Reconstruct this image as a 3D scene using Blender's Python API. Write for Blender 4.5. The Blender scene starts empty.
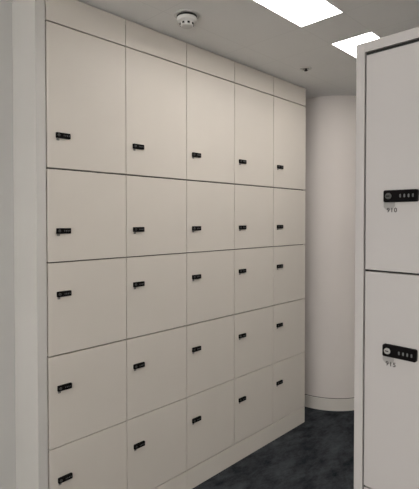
import bpy, bmesh, math
from mathutils import Vector, Matrix
C = bpy.context.scene.collection
sc = bpy.context.scene
PI = math.pi

# ---------------------------------------------------------------- materials
def nt(name):
    m = bpy.data.materials.new(name); m.use_nodes = True
    t = m.node_tree; b = t.nodes['Principled BSDF']
    return m, t, b
def link(t, a, b): t.links.new(a, b)
def painted(name, c1, c2, rough=.5, scale=6, bump=.0, bscale=300, spec=.3):
    m, t, b = nt(name)
    tc = t.nodes.new('ShaderNodeTexCoord')
    n = t.nodes.new('ShaderNodeTexNoise'); n.inputs['Scale'].default_value = scale; n.inputs['Detail'].default_value = 4
    link(t, tc.outputs['Object'], n.inputs['Vector'])
    r = t.nodes.new('ShaderNodeValToRGB')
    r.color_ramp.elements[0].position = .3; r.color_ramp.elements[1].position = .7
    r.color_ramp.elements[0].color = (*c1, 1); r.color_ramp.elements[1].color = (*c2, 1)
    link(t, n.outputs['Fac'], r.inputs['Fac']); link(t, r.outputs['Color'], b.inputs['Base Color'])
    b.inputs['Roughness'].default_value = rough
    b.inputs['Specular IOR Level'].default_value = spec
    if bump:
        n2 = t.nodes.new('ShaderNodeTexNoise'); n2.inputs['Scale'].default_value = bscale
        link(t, tc.outputs['Object'], n2.inputs['Vector'])
        bp = t.nodes.new('ShaderNodeBump'); bp.inputs['Strength'].default_value = bump; bp.inputs['Distance'].default_value = .001
        link(t, n2.outputs['Fac'], bp.inputs['Height']); link(t, bp.outputs['Normal'], b.inputs['Normal'])
    return m
def ceiling_mat():
    m, t, b = nt('ceiling_tiles')
    g = t.nodes.new('ShaderNodeNewGeometry'); s = t.nodes.new('ShaderNodeSeparateXYZ')
    link(t, g.outputs['Position'], s.inputs[0])
    def M(op, a, bb=None, c=None):
        n = t.nodes.new('ShaderNodeMath'); n.operation = op
        for i, v in enumerate((a, bb, c)):
            if v is None: continue
            if isinstance(v, (int, float)): n.inputs[i].default_value = v
            else: link(t, v, n.inputs[i])
        return n.outputs[0]
    def lines(co, off, per):
        f = M('PINGPONG', M('SUBTRACT', co, off), per/2)
        return M('LESS_THAN', f, .0022)
    L = M('MAXIMUM', M('MAXIMUM', lines(s.outputs[0], 1.951, .8987), lines(s.outputs[0], 2.2497, .8987)),
          M('MAXIMUM', lines(s.outputs[1], 1.2609, .6), lines(s.outputs[1], 1.0264, .6)))
    n = t.nodes.new('ShaderNodeTexNoise'); n.inputs['Scale'].default_value = 5
    link(t, g.outputs['Position'], n.inputs['Vector'])
    r = t.nodes.new('ShaderNodeValToRGB')
    r.color_ramp.elements[0].color = (*CEIL, 1)
    r.color_ramp.elements[1].color = (*[v*1.05 for v in CEIL], 1)
    link(t, n.outputs['Fac'], r.inputs['Fac'])
    mx = t.nodes.new('ShaderNodeMixRGB'); mx.inputs[2].default_value = (*[v*.8 for v in CEIL], 1)
    link(t, M('MULTIPLY', L, .35), mx.inputs[0]); link(t, r.outputs['Color'], mx.inputs[1])
    link(t, mx.outputs[0], b.inputs['Base Color']); b.inputs['Roughness'].default_value = .8
    return m
def carpet_mat():
    m, t, b = nt('charcoal_carpet')
    tc = t.nodes.new('ShaderNodeTexCoord'); mp = t.nodes.new('ShaderNodeMapping')
    mp.inputs['Scale'].default_value = (2.2, 4.2, 1); mp.inputs['Rotation'].default_value = (0, 0, .6)
    link(t, tc.outputs['Object'], mp.inputs['Vector'])
    n = t.nodes.new('ShaderNodeTexNoise'); n.inputs['Scale'].default_value = 1.7; n.inputs['Detail'].default_value = 9; n.inputs['Roughness'].default_value = .78
    link(t, mp.outputs[0], n.inputs['Vector'])
    r = t.nodes.new('ShaderNodeValToRGB')
    e = r.color_ramp.elements
    e[0].position = .36; e[0].color = (.0095, .0115, .0145, 1); e[1].position = .70; e[1].color = (.078, .085, .094, 1)
    link(t, n.outputs['Fac'], r.inputs['Fac']); link(t, r.outputs['Color'], b.inputs['Base Color'])
    b.inputs['Roughness'].default_value = .95; b.inputs['Specular IOR Level'].default_value = .1
    n2 = t.nodes.new('ShaderNodeTexNoise'); n2.inputs['Scale'].default_value = 260
    link(t, tc.outputs['Object'], n2.inputs['Vector'])
    bp = t.nodes.new('ShaderNodeBump'); bp.inputs['Strength'].default_value = .6; bp.inputs['Distance'].default_value = .004
    link(t, n2.outputs['Fac'], bp.inputs['Height']); link(t, bp.outputs['Normal'], b.inputs['Normal'])
    return m
def emit_mat(name, col, s):
    m, t, b = nt(name)
    b.inputs['Base Color'].default_value = (.8, .8, .8, 1)
    b.inputs['Emission Color'].default_value = (*col, 1); b.inputs['Emission Strength'].default_value = s
    return m

CEIL = (.86, .85, .83)
LAM = painted('cream_laminate', (.67, .62, .555), (.69, .64, .575), .42, 3, .05)
LAM2 = painted('pale_grey_laminate', (.425, .402, .385), (.445, .42, .402), .42, 3, .05)
ENDM = painted('end_panel_paint', (.60, .58, .545), (.62, .60, .565), .5, 4, .05)
CARC = painted('carcass_board', (.075, .068, .06), (.09, .082, .072), .6, 8)  # board darkened: the shade in the door gaps is put into its colour
WALL = painted('wall_paint', (.56, .55, .53), (.59, .58, .555), .8, 2, .15, 180)
WALLW = painted('white_wall_paint', (.80, .78, .75), (.83, .81, .78), .8, 2, .15, 180)
CURV = painted('curved_wall_paint', (.66, .61, .575), (.69, .64, .60), .7, 2, .1, 180)
SKIRT = painted('skirting_paint', (.60, .565, .52), (.62, .585, .54), .5, 5)
BLACK = painted('black_plastic', (.003, .003, .003), (.006, .005, .005), .6, 40, spec=.05)
DARK = painted('dark_matte', (.012, .012, .011), (.02, .02, .018), .8, 40)
STEELD = painted('steel_shaded', (.05, .05, .05), (.08, .08, .075), .5, 60)  # same key cylinder steel, with its dimness put into the colour
STEEL = painted('steel_lit', (.5, .49, .47), (.6, .59, .57), .3, 60); STEEL.node_tree.nodes['Principled BSDF'].inputs['Metallic'].default_value = .6  # lit copy: the brightness on one lock is put into the colour
DIGIT = painted('dial_grey', (.07, .07, .07), (.16, .16, .16), .6, 60)
TAG = painted('grey_translucent_tag', (.27, .26, .245), (.31, .295, .28), .4, 60)
INK = painted('dark_ink', (.03, .025, .025), (.05, .04, .04), .6, 60)
WHITEP = painted('white_plastic', (.66, .65, .62), (.70, .69, .66), .4, 20)
ALU = painted('painted_trim', (.62, .61, .59), (.66, .65, .63), .4, 20)
CARPET = carpet_mat(); CEILM = ceiling_mat()
LAMP = emit_mat('led_diffuser', (1.0, .955, .91), 12.8)

# ---------------------------------------------------------------- helpers
def box(bm, x0, x1, y0, y1, z0, z1, mi=0, bev=0):
    v = [bm.verts.new((x, y, z)) for x in (x0, x1) for y in (y0, y1) for z in (z0, z1)]
    fs = [(0,1,3,2), (4,6,7,5), (0,4,5,1), (2,3,7,6), (0,2,6,4), (1,5,7,3)]
    f = [bm.faces.new([v[i] for i in q]) for q in fs]
    for q in f: q.material_index = mi
    if bev:
        ed = list({e for q in f for e in q.edges})
        r = bmesh.ops.bevel(bm, geom=ed, offset=bev, segments=2, affect='EDGES', profile=.5)
        for q in r['faces']: q.material_index = mi
def lathe(bm, prof, seg=48, M=None, mi=0):
    """prof: (radius, height) pairs turned about local z"""
    M = M or Matrix()
    rings = []
    for r, h in prof:
        if r < 1e-6: rings.append([bm.verts.new(M @ Vector((0, 0, h)))])
        else: rings.append([bm.verts.new(M @ Vector((r*math.cos(2*PI*k/seg), r*math.sin(2*PI*k/seg), h))) for k in range(seg)])
    for a, b in zip(rings, rings[1:]):
        for k in range(seg):
            k2 = (k+1) % seg
            if len(a) == 1 and len(b) == 1: continue
            if len(a) == 1: f = bm.faces.new((a[0], b[k2], b[k]))
            elif len(b) == 1: f = bm.faces.new((a[k], a[k2], b[0]))
            else: f = bm.faces.new((a[k], a[k2], b[k2], b[k]))
            f.material_index = mi; f.smooth = True
def rrect(w, h, r, n=6):
    pts = []
    for cx, cy, a0 in ((w/2-r, h/2-r, 0), (-w/2+r, h/2-r, 90), (-w/2+r, -h/2+r, 180), (w/2-r, -h/2+r, 270)):
        for k in range(n+1):
            a = math.radians(a0+90*k/n); pts.append((cx+r*math.cos(a), cy+r*math.sin(a)))
    return pts
def slab(bm, pts, d, cx=0, cz=0, y=0, ch=.0, mi=0):
    """outline in the x/z plane, back at y, front at y-d (fronts look to -y), chamfered rim"""
    def ring(sc_, yy):
        mx = max(abs(p[0]) for p in pts); mz = max(abs(p[1]) for p in pts)
        return [bm.verts.new((cx+p[0]*(1-sc_/mx), yy, cz+p[1]*(1-sc_/mz))) for p in pts]
    R = [ring(0, y), ring(0, y-d+ch)] + ([ring(ch, y-d)] if ch else [])
    n = len(pts)
    for a, b in zip(R, R[1:]):
        for k in range(n):
            f = bm.faces.new((a[k], a[(k+1) % n], b[(k+1) % n], b[k])); f.material_index = mi
    f = bm.faces.new(R[-1]); f.material_index = mi
    f = bm.faces.new(list(reversed(R[0]))); f.material_index = mi
def obj(name, bm, mats, parent=None, loc=None):
    bmesh.ops.recalc_face_normals(bm, faces=bm.faces)
    for e in bm.edges:
        if len(e.link_faces) == 2 and e.calc_face_angle(0) > .6: e.smooth = False
    me = bpy.data.meshes.new(name); bm.to_mesh(me); bm.free()
    for m in (mats if isinstance(mats, (list, tuple)) else [mats]): me.materials.append(m)
    o = bpy.data.objects.new(name, me); C.objects.link(o)
    if parent: o.parent = parent
    if loc: o.location = loc
    return o
def empty(name, loc=(0, 0, 0), rz=0):
    o = bpy.data.objects.new(name, None); C.objects.link(o); o.location = loc
    o.rotation_euler = (0, 0, rz); o.empty_display_size = .1
    return o
def tag(o, label, cat, group=None):
    o['label'] = label; o['category'] = cat
    if group: o['group'] = group
    return o
def struct(name, bm, mat):
    o = obj(name, bm, mat); o['kind'] = 'structure'; return o
def B(*a, **k):
    bm = bmesh.new(); box(bm, *a, **k); return bm

# ---------------------------------------------------------------- measures
D = 1.8061            # front of the locker wall
EYE = 1.5178
HC = 2.4926     # ceiling
X0 = .8643; W = .4
XE = X0 + 5*W
YW = 2.045           # wall behind the lockers
H1, H2, H3, H4, H5, H6 = 2.3552, 1.7363, 1.3335, .9306, .5295, .1195

# ---------------------------------------------------------------- the room
struct('floor', B(-2.6, 4.7, -2.6, YW+.1, -.06, 0), CARPET)
struct('wall_left', B(-2.6, 4.7, YW, YW+.1, 0, HC), WALL)
struct('wall_right', B(-2.6, 4.7, -2.7, -2.6, 0, HC), WALLW)
bm = bmesh.new()   # unseen rear wall; its wide window opening is added to let fill light in
box(bm, -2.7, -2.6, -2.7, -2.2, 0, HC); box(bm, -2.7, -2.6, 1.2, YW+.1, 0, HC)
box(bm, -2.7, -2.6, -2.2, 1.2, 0, .85); box(bm, -2.7, -2.6, -2.2, 1.2, 2.42, HC)
struct('wall_rear', bm, WALL)
bm = bmesh.new()
for y in (-2.2, -1.08, .04, 1.15): box(bm, -2.68, -2.62, y, y+.05, .85, 2.42)
box(bm, -2.68, -2.62, -2.2, 1.2, .85, .90); box(bm, -2.68, -2.62, -2.2, 1.2, 2.37, 2.42)
struct('window_added_1', bm, ALU)  # frame of the added opening, out of view
struct('wall_far', B(4.7, 4.8, -2.7, YW+.1, 0, HC), WALL)

CX, CY, CR = 3.515, 2.0, .402
def arc_wall(r0, r1, z0, z1, n=64):
    """vertical band of a half round, from the wall plane bulging to -y; r1 > r0"""
    bm = bmesh.new(); rows = []
    for k in range(n+1):
        a = PI - .11 + (PI+.22)*k/n
        c, s = math.cos(a), math.sin(a)
        rows.append([bm.verts.new((CX+r*c, CY+r*s, z)) for r, z in ((r0, z0), (r1, z0), (r1, z1), (r0, z1))])
    for a, b in zip(rows, rows[1:]):
        for j in range(4):
            f = bm.faces.new((a[j], a[(j+1) % 4], b[(j+1) % 4], b[j])); f.smooth = (j == 1)
    bm.faces.new(rows[0]); bm.faces.new(list(reversed(rows[-1])))
    return bm
struct('wall_curved', arc_wall(CR-.1, CR, 0, HC), CURV)
struct('baseboard_curved', arc_wall(CR+.0005, CR+.011, 0, .094), SKIRT)
struct('trim_1', arc_wall(CR+.0005, CR+.004, .0945, .098), CARC)   # dark joint line along the skirting's top edge

# ---------------------------------------------------------------- ceiling with openings for the light panels
LP = [(1.351, 1.951, 1.0264, 1.2609), (2.2497, 2.8497, 1.0264, 1.2609),
      (-2.3, -1.7, .60, .84), (-2.3, -1.7, -.40, -.16), (1.38, 1.98, -.78, -.543), (2.28, 2.88, -.78, -.543), (.48, 1.08, -1.78, -1.543)]
xs = sorted({-2.6, 4.7, *[v for p in LP for v in p[:2]]}); ys = sorted({-2.6, YW, *[v for p in LP for v in p[2:]]})
bm = bmesh.new(); vs = {}
def V(x, y, z):
    k = (round(x, 4), round(y, 4), z)
    if k not in vs: vs[k] = bm.verts.new((x, y, z))
    return vs[k]
def hole(x, y): return any(a < x < b and c < y < d for a, b, c, d in LP)
cells = {}
for i in range(len(xs)-1):
    for j in range(len(ys)-1):
        if not hole((xs[i]+xs[i+1])/2, (ys[j]+ys[j+1])/2): cells[i, j] = 1
T = HC + .08
for (i, j) in cells:
    a, b, c, d = xs[i], xs[i+1], ys[j], ys[j+1]
    bm.faces.new((V(a, c, HC), V(a, d, HC), V(b, d, HC), V(b, c, HC)))
    bm.faces.new((V(a, c, T), V(b, c, T), V(b, d, T), V(a, d, T)))
    for (di, dj, p, q) in ((-1, 0, (a, c), (a, d)), (1, 0, (b, d), (b, c)), (0, -1, (b, c), (a, c)), (0, 1, (a, d), (b, d))):
        if (i+di, j+dj) not in cells:
            bm.faces.new((V(*p, HC), V(*q, HC), V(*q, T), V(*p, T)))
struct('ceiling', bm, CEILM)

LAB = ['white light panel in the ceiling, nearer to the smoke detector',
       'white light panel in the ceiling, farther one, partly hidden by the right locker cabinet',
       'white ceiling light panel over the added window, on the locker side',
       'white ceiling light panel over the middle of the added window',
       'white ceiling light panel above the right locker cabinet',
       'white ceiling light panel beyond the right locker cabinet',
       'white ceiling light panel beside the right wall']
first = None
for k, (a, b, c, d) in enumerate(LP):
    loc = ((a+b)/2, (c+d)/2, HC)
    if first is None:
        t = empty('ceiling_light', loc)
        w, h = (b-a)/2-.0005, (d-c)/2-.0005
        bm = bmesh.new(); e = .004
        box(bm, -w, w, -h, -h+e, .0, .03); box(bm, -w, w, h-e, h, .0, .03)
        box(bm, -w, -w+e, -h+e, h-e, .0, .03); box(bm, w-e, w, -h+e, h-e, .0, .03)
        obj('frame', bm, ALU, t)
        obj('diffuser', B(-w+e, w-e, -h+e, h-e, .002, .012), LAMP, t)
        first = t; o = t
    else:
        o = first.copy(); C.objects.link(o); o.location = loc
        for ch in list(first.children):
            q = ch.copy(); C.objects.link(q); q.parent = o
    tag(o, LAB[k], 'ceiling light', 'light panels in the ceiling')

# ---------------------------------------------------------------- smoke detector and sprinkler plate
t = tag(empty('smoke_detector', (1.452, 1.574, HC)), 'round white smoke detector on the ceiling beside the lockers', 'smoke detector')
bm = bmesh.new(); lathe(bm, [(0, 0), (.060, 0), (.062, -.003), (.058, -.006), (0, -.006)]); obj('mounting_plate', bm, ALU, t)
bm = bmesh.new(); lathe(bm, [(0, -.0065), (.048, -.0065), (.048, -.0145), (0, -.0145)]); obj('base', bm, DARK, t)
bm = bmesh.new()
lathe(bm, [(0, -.015), (.047, -.015), (.0485, -.018), (.0485, -.027), (.046, -.032), (.036, -.036), (.033, -.039), (.031, -.051), (.027, -.055), (0, -.056)])
obj('cover', bm, WHITEP, t)
for k in range(8):
    bm = bmesh.new(); a = 2*PI*k/8 + .3
    box(bm, .0300, .0345, -.0055, .0055, -.049, -.0405, bev=.0005)
    bmesh.ops.rotate(bm, verts=bm.verts, matrix=Matrix.Rotation(a, 3, 'Z')); obj('vent_slot', bm, DARK, t)
t = tag(empty('ceiling_sprinkler', (2.4954, 1.5745, HC)), 'small round recessed sprinkler plate in the ceiling near the far end of the lockers', 'sprinkler')
bm = bmesh.new(); lathe(bm, [(.020, 0), (.036, 0), (.038, -.002), (.035, -.005), (.022, -.006), (.019, -.004), (.020, 0)]); obj('trim_ring', bm, WHITEP, t)
bm = bmesh.new(); lathe(bm, [(0, -.0005), (.0185, -.0005), (.0185, -.002), (0, -.002)]); obj('cup', bm, LAM2, t)
bm = bmesh.new(); lathe(bm, [(0, -.0022), (.005, -.0022), (.005, -.013), (.011, -.014), (.011, -.016), (0, -.017)]); obj('sprinkler_head', bm, DARK, t)

# ---------------------------------------------------------------- combination lock (fronts look to -y; origin at its left end, centred in height)
LW, LH, LD = .065, .0235, .010
def lock_body():
    bm = bmesh.new()
    slab(bm, rrect(LW, LH, .0030), LD, LW/2, 0, 0, .0015)
    return bm
def lock_key():
    bm = bmesh.new(); M = Matrix.Translation((.0105, -LD, 0)) @ Matrix.Rotation(PI/2, 4, 'X')
    lathe(bm, [(0, -.001), (.0062, -.001), (.0062, .001), (.0052, .0018), (.0, .0018)], 24, M)
    box(bm, .0065, .0135, -LD-.0022, -LD-.0012, -.0009, .0009, mi=1)
    return bm
def lock_dial(cx):
    bm = bmesh.new()
    M = Matrix.Translation((cx, -LD+.004, 0)) @ Matrix.Rotation(PI/2, 4, 'Y')
    lathe(bm, [(0, -.0015), (.0049, -.0015), (.0053, -.0008), (.0053, .0008), (.0049, .0015), (0, .0015)], 20, M)
    return bm
def tag_plate(kind):
    bm = bmesh.new()
    if kind == 'hex': pts = [(-.0115, .008), (-.0115, -.003), (-.007, -.0085), (.006, -.0085), (.0105, -.001), (.0115, .008)]
    elif kind == 'round': pts = [(.0115*math.cos(2*PI*k/28), .0100*math.sin(2*PI*k/28)) for k in range(28)]
    else: pts = [(-.0065, .004), (-.0065, -.004), (-.005, -.0055), (.005, -.0055), (.0065, -.004), (.0065, .004)]
    slab(bm, pts, .0010, 0, 0, 0)
    return bm
def digits(s, size):
    cu = bpy.data.curves.new('digits', 'FONT'); cu.body = s; cu.size = size; cu.extrude = .0002; cu.offset = .00015; cu.space_character = 1.15
    o = bpy.data.objects.new('digits', cu); C.objects.link(o)
    dg = bpy.context.evaluated_depsgraph_get(); me = bpy.data.meshes.new_from_object(o.evaluated_get(dg))
    bpy.data.objects.remove(o)
    me.transform(Matrix.Rotation(PI/2, 4, 'X')); me.materials.clear(); me.materials.append(INK)
    return me

# ---------------------------------------------------------------- the wall of lockers: five columns
lock0 = lock_body(); 
LOCKME = bpy.data.meshes.new('combination_lock'); bmesh.ops.recalc_face_normals(lock0, faces=lock0.faces); lock0.to_mesh(LOCKME); lock0.free(); LOCKME.materials.append(BLACK)
def tomesh(name, bm, mats):
    me = bpy.data.meshes.new(name); bmesh.ops.recalc_face_normals(bm, faces=bm.faces)
    for e in bm.edges:
        if len(e.link_faces) == 2 and e.calc_face_angle(0) > .6: e.smooth = False
    bm.to_mesh(me); bm.free()
    for m in mats: me.materials.append(m)
    return me
KEYME = tomesh('key_cylinder', lock_key(), [STEELD, BLACK]); KEYB = tomesh('key_cylinder', lock_key(), [STEEL, BLACK])
DIALME = [tomesh('dial', lock_dial(x), [DIGIT]) for x in (.0335, .0415, .0495, .0575)]
TAGD = painted('worn_grey_tag', (.17, .16, .15), (.24, .225, .21), .5, 90)
TAGME = tomesh('number_tag', tag_plate('small'), [TAGD])
def put(name, me, parent, loc):
    o = bpy.data.objects.new(name, me); C.objects.link(o); o.parent = parent; o.location = loc; return o
def add_lock(door, x, z, y=0, key=None):
    put('combination_lock', LOCKME, door, (x, y, z))
    put('key_cylinder', key or KEYME, door, (x, y, z))
    for me in DIALME: put('dial', me, door, (x, y, z))

TH = .018
GAPS = {1: .0058, 2: .0072, 3: .0055, 4: .0062, 5: .0042, 6: .0055}
rows = [(H2, H1, 2, 1, 1.880), (H3, H2, 3, 2, 1.469), (H4, H3, 4, 3, 1.1955), (H5, H4, 5, 4, .7867), (H6, H5, 6, 5, .3845)]
def carcass(w, z_top, shelves, depth, y0):
    """open box: sides to the floor, top, back, shelves; local x 0..w"""
    bm = bmesh.new(); e = .0006; s = .016
    box(bm, e, s, y0, y0+depth, 0, z_top); box(bm, w-s, w-e, y0, y0+depth, 0, z_top)
    box(bm, s, w-s, y0+depth-.006, y0+depth, 0, z_top)
    for z in shelves: box(bm, s, w-s, y0, y0+depth-.006, z-.009, z+.009)
    box(bm, s, w-s, y0, y0+depth-.006, z_top-.016, z_top)
    return bm
gv = .0038
def locker_column(x):
    t = empty('locker_unit', (x, D, 0))
    obj('carcass', carcass(W, HC-.006, [H1, H2, H3, H4, H5, H6], YW-D-TH-.004, TH+.001), CARC, t)
    for z0, z1, ga, gb, zl in rows:
        d = obj('door', B(gv/2, W-gv/2, 0, TH, -(z1-z0)/2+GAPS[ga]/2, (z1-z0)/2-GAPS[gb]/2, bev=.0009), LAM, t, (0, 0, (z0+z1)/2))
        add_lock(d, .039, zl-(z0+z1)/2)
        put('number_tag', TAGME, d, (.049, 0, zl-(z0+z1)/2-LH/2-.0052))
    obj('top_panel', B(gv/2, W-gv/2, 0, TH, H1+GAPS[1]/2, HC-.006, bev=.0009), LAM, t)
    return t
CL = ['cream locker column nearest the left edge of the photo, beside the narrow end panel',
      'cream locker column second from the left, left of the smoke detector',
      'cream middle locker column of the five along the wall',
      'cream locker column second from the far end of the locker wall',
      'cream locker column at the far end, next to the curved wall']
base = locker_column(X0)
for n in range(5):
    if n == 0: o = base
    else:
        o = base.copy(); C.objects.link(o); o.location = (X0+n*W, D, 0)
        for ch in list(base.children):
            c = ch.copy(); C.objects.link(c); c.parent = o
            for g in ch.children:
                q = g.copy(); C.objects.link(q); q.parent = c
    tag(o, CL[n], 'lockers', 'locker columns along the left wall')
for a, b, lb in ((X0, X0+2*W, 'cream plinth board under the two nearest locker columns'),
                 (X0+2*W, XE, 'long cream plinth board under the three farther locker columns, ending at the carpet corner')):
    tag(obj('plinth_board', B(a+.0012, b-.0008, D, D+TH, 0, H6-GAPS[6]/2, bev=.0008), LAM), lb, 'plinth', 'plinth boards under the locker wall')
tag(obj('end_panel', B(.8190, X0-.003, D+.004, YW-.001, 0, HC-.001, bev=.001), ENDM),
    'tall narrow off-white end panel closing the left side of the lockers', 'panel')

# ---------------------------------------------------------------- near locker cabinet on the right
XC = .887; YC = .4380; CWD = .438; ZT = 1.8845
t = tag(empty('locker_cabinet', (XC, YC, 0), -PI/2), 'near pale grey locker cabinet numbered 910 and 915, facing across from the wall of lockers', 'lockers')
# local frame: x runs to world -y, fronts look to local -y = world -x
s = .019
bm = bmesh.new(); dep = .45
box(bm, 0, s, 0, dep, 0, ZT, bev=.001); box(bm, CWD-s, CWD, 0, dep, 0, ZT, bev=.001)
box(bm, s, CWD-s, 0, dep, ZT-.0205, ZT, bev=.0008); box(bm, s, CWD-s, .0, dep, 0, .048)
box(bm, s, CWD-s, dep-.008, dep, .048, ZT-.0205)
obj('frame', bm, LAM2, t)
zs = [1.8645, 1.4124, .9587, .503, .048]
bm = bmesh.new()
box(bm, s, s+.004, .008, dep-.01, .048, ZT-.0205); box(bm, CWD-s-.004, CWD-s, .008, dep-.01, .048, ZT-.0205)
box(bm, s+.004, CWD-s-.004, .008, dep-.01, ZT-.0255, ZT-.0205)
for z in zs[1:4]: box(bm, s+.004, CWD-s-.004, .022, dep-.01, z-.008, z+.008)
obj('gap_shade_liner', bm, DARK, t)  # dark sheets behind the doors put the gap shade into colour
locks = {0: 1.5643, 1: 1.2562}
for k in range(4):
    zt, zb = zs[k], zs[k+1]
    gt = .0078 if k == 0 else .0019
    d = obj('door', B(s+.0036, CWD-s-.003, 0, TH, zb+.0019, zt-gt, bev=.0009), LAM2, t)
    zl = locks.get(k, (zb+zt)/2+.05)
    add_lock(d, .0637, zl, 0, KEYB if k == 1 else None)
    tg = put('number_tag', tomesh('number_tag', tag_plate('hex' if k % 2 == 0 else 'round'), [TAG]), d, (.0725, 0, zl-LH/2-.0065))
    if k < 2:
        q = put('locker_number', digits('910' if k == 0 else '915', .0125), d, (.0675, -.0014, zl-LH/2-.0200))

# ---------------------------------------------------------------- camera (almost level, shifted)
F = 444.77
th = .77515; pitch = .0185
cam = bpy.data.cameras.new('camera'); co = bpy.data.objects.new('camera', cam); C.objects.link(co)
cam.sensor_fit = 'VERTICAL'; cam.sensor_height = 36; cam.sensor_width = 36; cam.lens = F/489*36
cam.shift_y = -16.66/489; cam.clip_start = .02
co.location = (0, 0, EYE)
fw = Vector((math.cos(th)*math.cos(pitch), math.sin(th)*math.cos(pitch), -math.sin(pitch)))
co.rotation_euler = fw.to_track_quat('-Z', 'Y').to_euler()
sc.camera = co

# ---------------------------------------------------------------- world and view
w = bpy.data.worlds.new('world'); sc.world = w; w.use_nodes = True
w.node_tree.nodes['Background'].inputs[0].default_value = (1.0, .975, .95, 1); w.node_tree.nodes['Background'].inputs[1].default_value = 5.3
sc.view_settings.view_transform = 'Standard'; sc.view_settings.look = 'None'
sc.view_settings.exposure = .2; sc.view_settings.gamma = 1; sc.view_settings.use_curve_mapping = False
